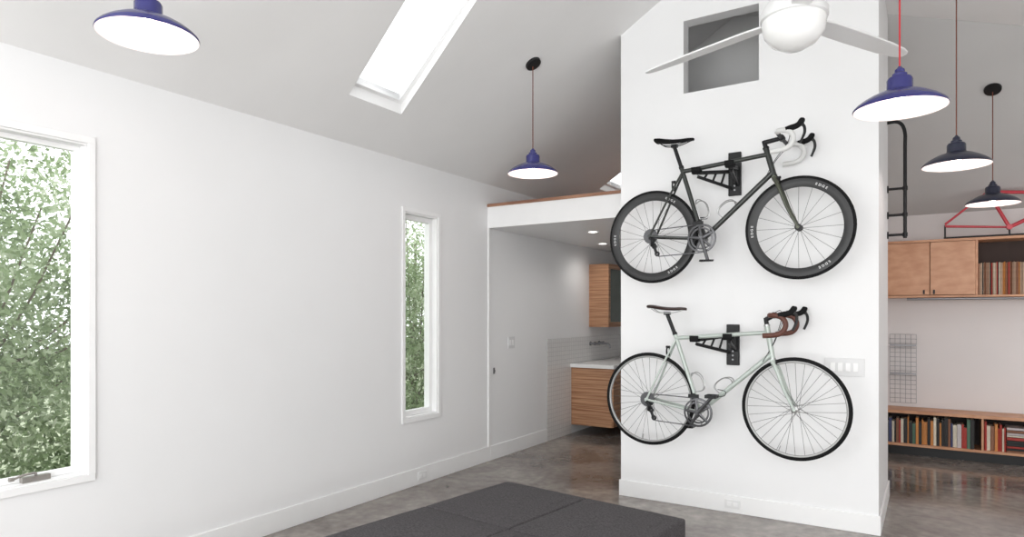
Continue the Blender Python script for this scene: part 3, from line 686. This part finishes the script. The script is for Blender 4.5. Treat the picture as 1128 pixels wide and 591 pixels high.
# bench shelf
bs = empty('low_bookshelf', (.5, 7.95, .07), 'long low orange plywood bookshelf mounted near the floor', 'bookshelf')
g = Geo()
g.box(-.49, 1.6, YF-.03, YR-.013, .43, .46); g.box(-.49, 1.6, YF-.02, YR-.013, .10, .125)
for xx in (-.49, .42, 1.582): g.box(xx, xx+T, YF-.02, YR-.013, .125, .43)
g.box(-.472, 1.582, YR-.03, YR-.013, .125, .43, 1)
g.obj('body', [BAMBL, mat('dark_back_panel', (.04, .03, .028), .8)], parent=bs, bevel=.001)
g = Geo(); g.box(-.45, 1.55, YF+.06, YR-.02, 0, .10); g.obj('shadow_plinth', BLACK, parent=bs)  # black box puts the dark shadow under the shelf into colour
x = -.44
while x < 1.05:
    if .40 < x+.04 and x < .445: x = .445
    w = random.uniform(.012, .034); mi = random.choice([2, 3, 4, 4, 5, 1, 8, 6, 7, 11, 1, 2, 6, 10, 10]); h = random.uniform(.20, .285)
    if .60 < x < .72:
        # lying stack
        sx = x+.004; zz = .125
        while zz < .36:
            hh = random.uniform(.018, .034); mi = random.choice([1, 4, 2, 8, 10, 5]); Lx = random.uniform(.13, .15); g = Geo()
            g.box(sx, sx+Lx, YF+.0, YF+.20, zz, zz+.003, 0); g.box(sx, sx+Lx, YF, YF+.20, zz+hh-.003, zz+hh, 0); g.box(sx, sx+Lx, YF, YF+.003, zz, zz+hh, 0); g.box(sx+.002, sx-.003+Lx, YF+.003, YF+.195, zz+.003, zz+hh-.003, 1)
            g.obj('book', [PAL[mi], PAPER], label='%s book lying in a stack on the low shelf' % CN[mi], cat='book', group='books on the low shelf'); zz += hh+.0004
        x = sx+.155
    book(x, YF+.005+random.uniform(0, .02), .125, w, .17, h, mi, 'book', '%s hardback book standing on the low shelf' % CN[mi], 'book', 'books on the low shelf')
    x += w+.0012
# wire grid
g = Geo(); gx0, gx1, gz0, gz1 = -.36, -.12, .50, 1.22
k = gx0
while k <= gx1+.001: g.tube([(k, YR-.02, gz0), (k, YR-.02, gz1)], .0020, 6); k += .048
k = gz0
while k <= gz1+.001: g.tube([(gx0, YR-.0225, k), (gx1, YR-.0225, k)], .0020, 6); k += .048
for zz in (.80, 1.10): g.box(gx0, gx1, YR-.07, YR-.02, zz, zz+.014)
for xx in (gx0, gx1): g.tube([(xx, YR-.02, gz1-.05), (xx, YR, gz1-.05)], .005, 8)
g.obj('wire_grid_rack', GALV, label='grey wire grid rack with two thin ledges on the wall', cat='wire rack')
# pipe rail
pr = empty('pipe_rail', (-.2, 5.9, 2.1), 'black bent steel pipe rail bracketed to the partition end', 'pipe rail')
def ap(px, py): return onY(px, py, 5.9)
a = ap(997, 262); b = ap(997, 150); x0 = BX1
Geo().tube(smooth([(x0, 5.9, b.z+.12), (x0+.06, 5.9, b.z+.12), (a.x-.02, 5.9, b.z+.09), (a.x, 5.9, b.z+.02), (a.x, 5.9, b.z-.1), (a.x, 5.9, a.z+.1), (a.x, 5.9, a.z)], 6), .013, 12).obj('pipe', BLACK, parent=pr)
for py in (207, 236, 258):
    z = ap(997, py).z; g = Geo(); g.tube([(x0, 5.9, z), (a.x, 5.9, z)], .010, 10); g.tube([(x0, 5.9, z), (x0+.01, 5.9, z)], .028, 16); g.tube([(a.x, 5.9, z-.015), (a.x, 5.9, z+.015)], .018, 12)
    g.obj('bracket', BLACK, parent=pr)
# red bicycle frame on the cabinet
rf = empty('bare_bicycle', (.55, 7.83, 2.175), 'bare red bicycle frame standing on the wall cabinet', 'bicycle frame')
Yq = 7.84
def q(px, py): return onY(px, py, Yq)
A, Cc, D, E = q(1041, 247), q(1112, 250), q(1088, 211), q(1165, 212)
g = Geo(); g.tube([D, E], .016, 12); g.tube([D+(D-Cc)*.04, Cc], .016, 12); g.tube([Cc, q(1168, 224)], .018, 12); g.tube([q(1164, 207), q(1170, 228)], .02, 12)
for s in (-.03, .03):
    v = Vector((0, s, 0)); A2 = Vector(A)
    g.tube([D, A2+v], .009, 8); g.tube([Cc, A2+v+Vector((0, 0, -.02))], .010, 8)
g.tube([Cc+Vector((0, -.04, 0)), Cc+Vector((0, .04, 0))], .024, 14)
g.obj('tubing', REDP, parent=rf)
g = Geo(); zt = 2.175
g.tube([(A.x, Yq-.02, zt+.012), (A.x, Yq+.08, zt+.012)], .012, 8); g.tube([(A.x, Yq, zt+.012), (A.x, Yq, A.z-.01)], .008, 8)
g.tube([(Cc.x, Yq-.02, zt+.012), (Cc.x, Yq+.08, zt+.012)], .012, 8); g.tube([(Cc.x, Yq, zt+.012), (Cc.x, Yq, Cc.z)], .008, 8)
g.tube([(A.x, Yq, zt+.012), (Cc.x+.3, Yq, zt+.012)], .010, 8)
g.obj('stand', BLACK, parent=rf)

# ------------------------------------------------------------------ outside
Geo().box(-30, -3.8, -25, 30, -.3, -.25).obj('ground_outside', GRASS, kind='structure', label='green ground outside the windows', origin=(-10, 0, -.25))
def tree(y0, y1, n, label, seed, x0=-6.8, x1=-5.1, zmax=2.9):
    rnd = random.Random(seed); cy = (y0+y1)/2
    t = empty('leafy_tree', (-6.1, cy, -.25), label, 'tree')
    g = Geo()
    yy, xx = cy, -6.3
    g.tube(smooth([(xx, yy, -.25), (xx+.05, yy-.1, .6), (xx-.1, yy+.1, 1.5), (xx, yy, zmax-.4)], 3), [.05-.0035*i for i in range(10)], 6)
    for k in range(14):
        yy2 = rnd.uniform(y0+.2, y1-.2); xx2 = rnd.uniform(x0+.3, x1-.3); zz = rnd.uniform(.2, 1.2)
        g.tube(smooth([(xx, yy, zz), ((xx+xx2)/2, (yy+yy2)/2, zz+.3), (xx2, yy2, zz+rnd.uniform(.9, 1.7))], 3), [.018-.002*i for i in range(7)], 6)
    g.obj('trunk', BARK, parent=t)
    vs = []; fs = []
    cl = [(rnd.uniform(x0, x1), rnd.uniform(y0, y1), rnd.uniform(-.05, 1)*zmax) for _ in range(int(n/150))]
    for k in range(n):
        c = rnd.choice(cl); c = Vector((c[0]+rnd.gauss(0, .17), c[1]+rnd.gauss(0, .20), c[2]+rnd.gauss(0, .15)))
        if c.x > -4.6 or c.z > 3.3 or c.z < -.2: continue
        if c.z > 1.5 and rnd.random() < (c.z-1.5)*.55: continue
        a = Vector((rnd.gauss(0, .6), rnd.gauss(0, 1), rnd.gauss(-.4, .8))).normalized(); b = a.cross(Vector((rnd.gauss(0, 1), rnd.gauss(0, 1), rnd.gauss(0, 1)))).normalized()
        L = rnd.uniform(.018, .040); w = L*.42; i = len(vs)
        vs += [c-a*L, c+b*w, c+a*L, c-b*w]; fs.append((i, i+1, i+2, i+3))
    g = Geo(); g.add(vs, fs); g.obj('leaf', LEAF, parent=t, kind='stuff', norm=False)
tree(-.6, 4.0, 70000, 'leafy pale green tree outside the wide window', 3)
tree(5.2, 9.5, 75000, 'leafy green tree outside the narrow window', 5)

# ------------------------------------------------------------------ light
w = bpy.data.worlds.new('World'); scene.world = w; w.use_nodes = True
bg = w.node_tree.nodes['Background']; bg.inputs[0].default_value = (.95, .98, 1, 1); bg.inputs[1].default_value = 2.6
def area(name, loc, tgt, sx, sy, e, col=(1, 1, 1)):
    l = bpy.data.lights.new(name, 'AREA'); l.shape = 'RECTANGLE'; l.size = sx; l.size_y = sy; l.energy = e; l.color = col
    o = bpy.data.objects.new(name, l); o.location = loc; o.rotation_euler = (Vector(tgt)-Vector(loc)).to_track_quat('-Z', 'Y').to_euler(); COL.objects.link(o)
area('rear_fill', (-.6, -2.1, 1.5), (-.9, 5, 1.9), 5.5, 2.6, 134, (1, .99, .975))  # added fill behind the camera, no doors modelled
area('side_fill', (2.5, 2.2, 1.4), (-3, 3.2, 1.9), 3.5, 2.2, 50, (1, .99, .975))  # added fill from the right, there is no door here
area('alcove_fill', (2.5, 6.9, 1.5), (-.5, 7.2, 1.3), 1.4, 1.8, 18, (1, .98, .96))  # added fill to brighten the alcove, no window here

cam = bpy.data.cameras.new('Camera'); cam.sensor_width = 36; cam.lens = F/1128*36; cam.shift_y = 49.5/1128; cam.clip_start = .05
co = bpy.data.objects.new('Camera', cam); co.location = (0, 0, H); co.rotation_euler = (math.radians(90), 0, TH); COL.objects.link(co)
scene.camera = co
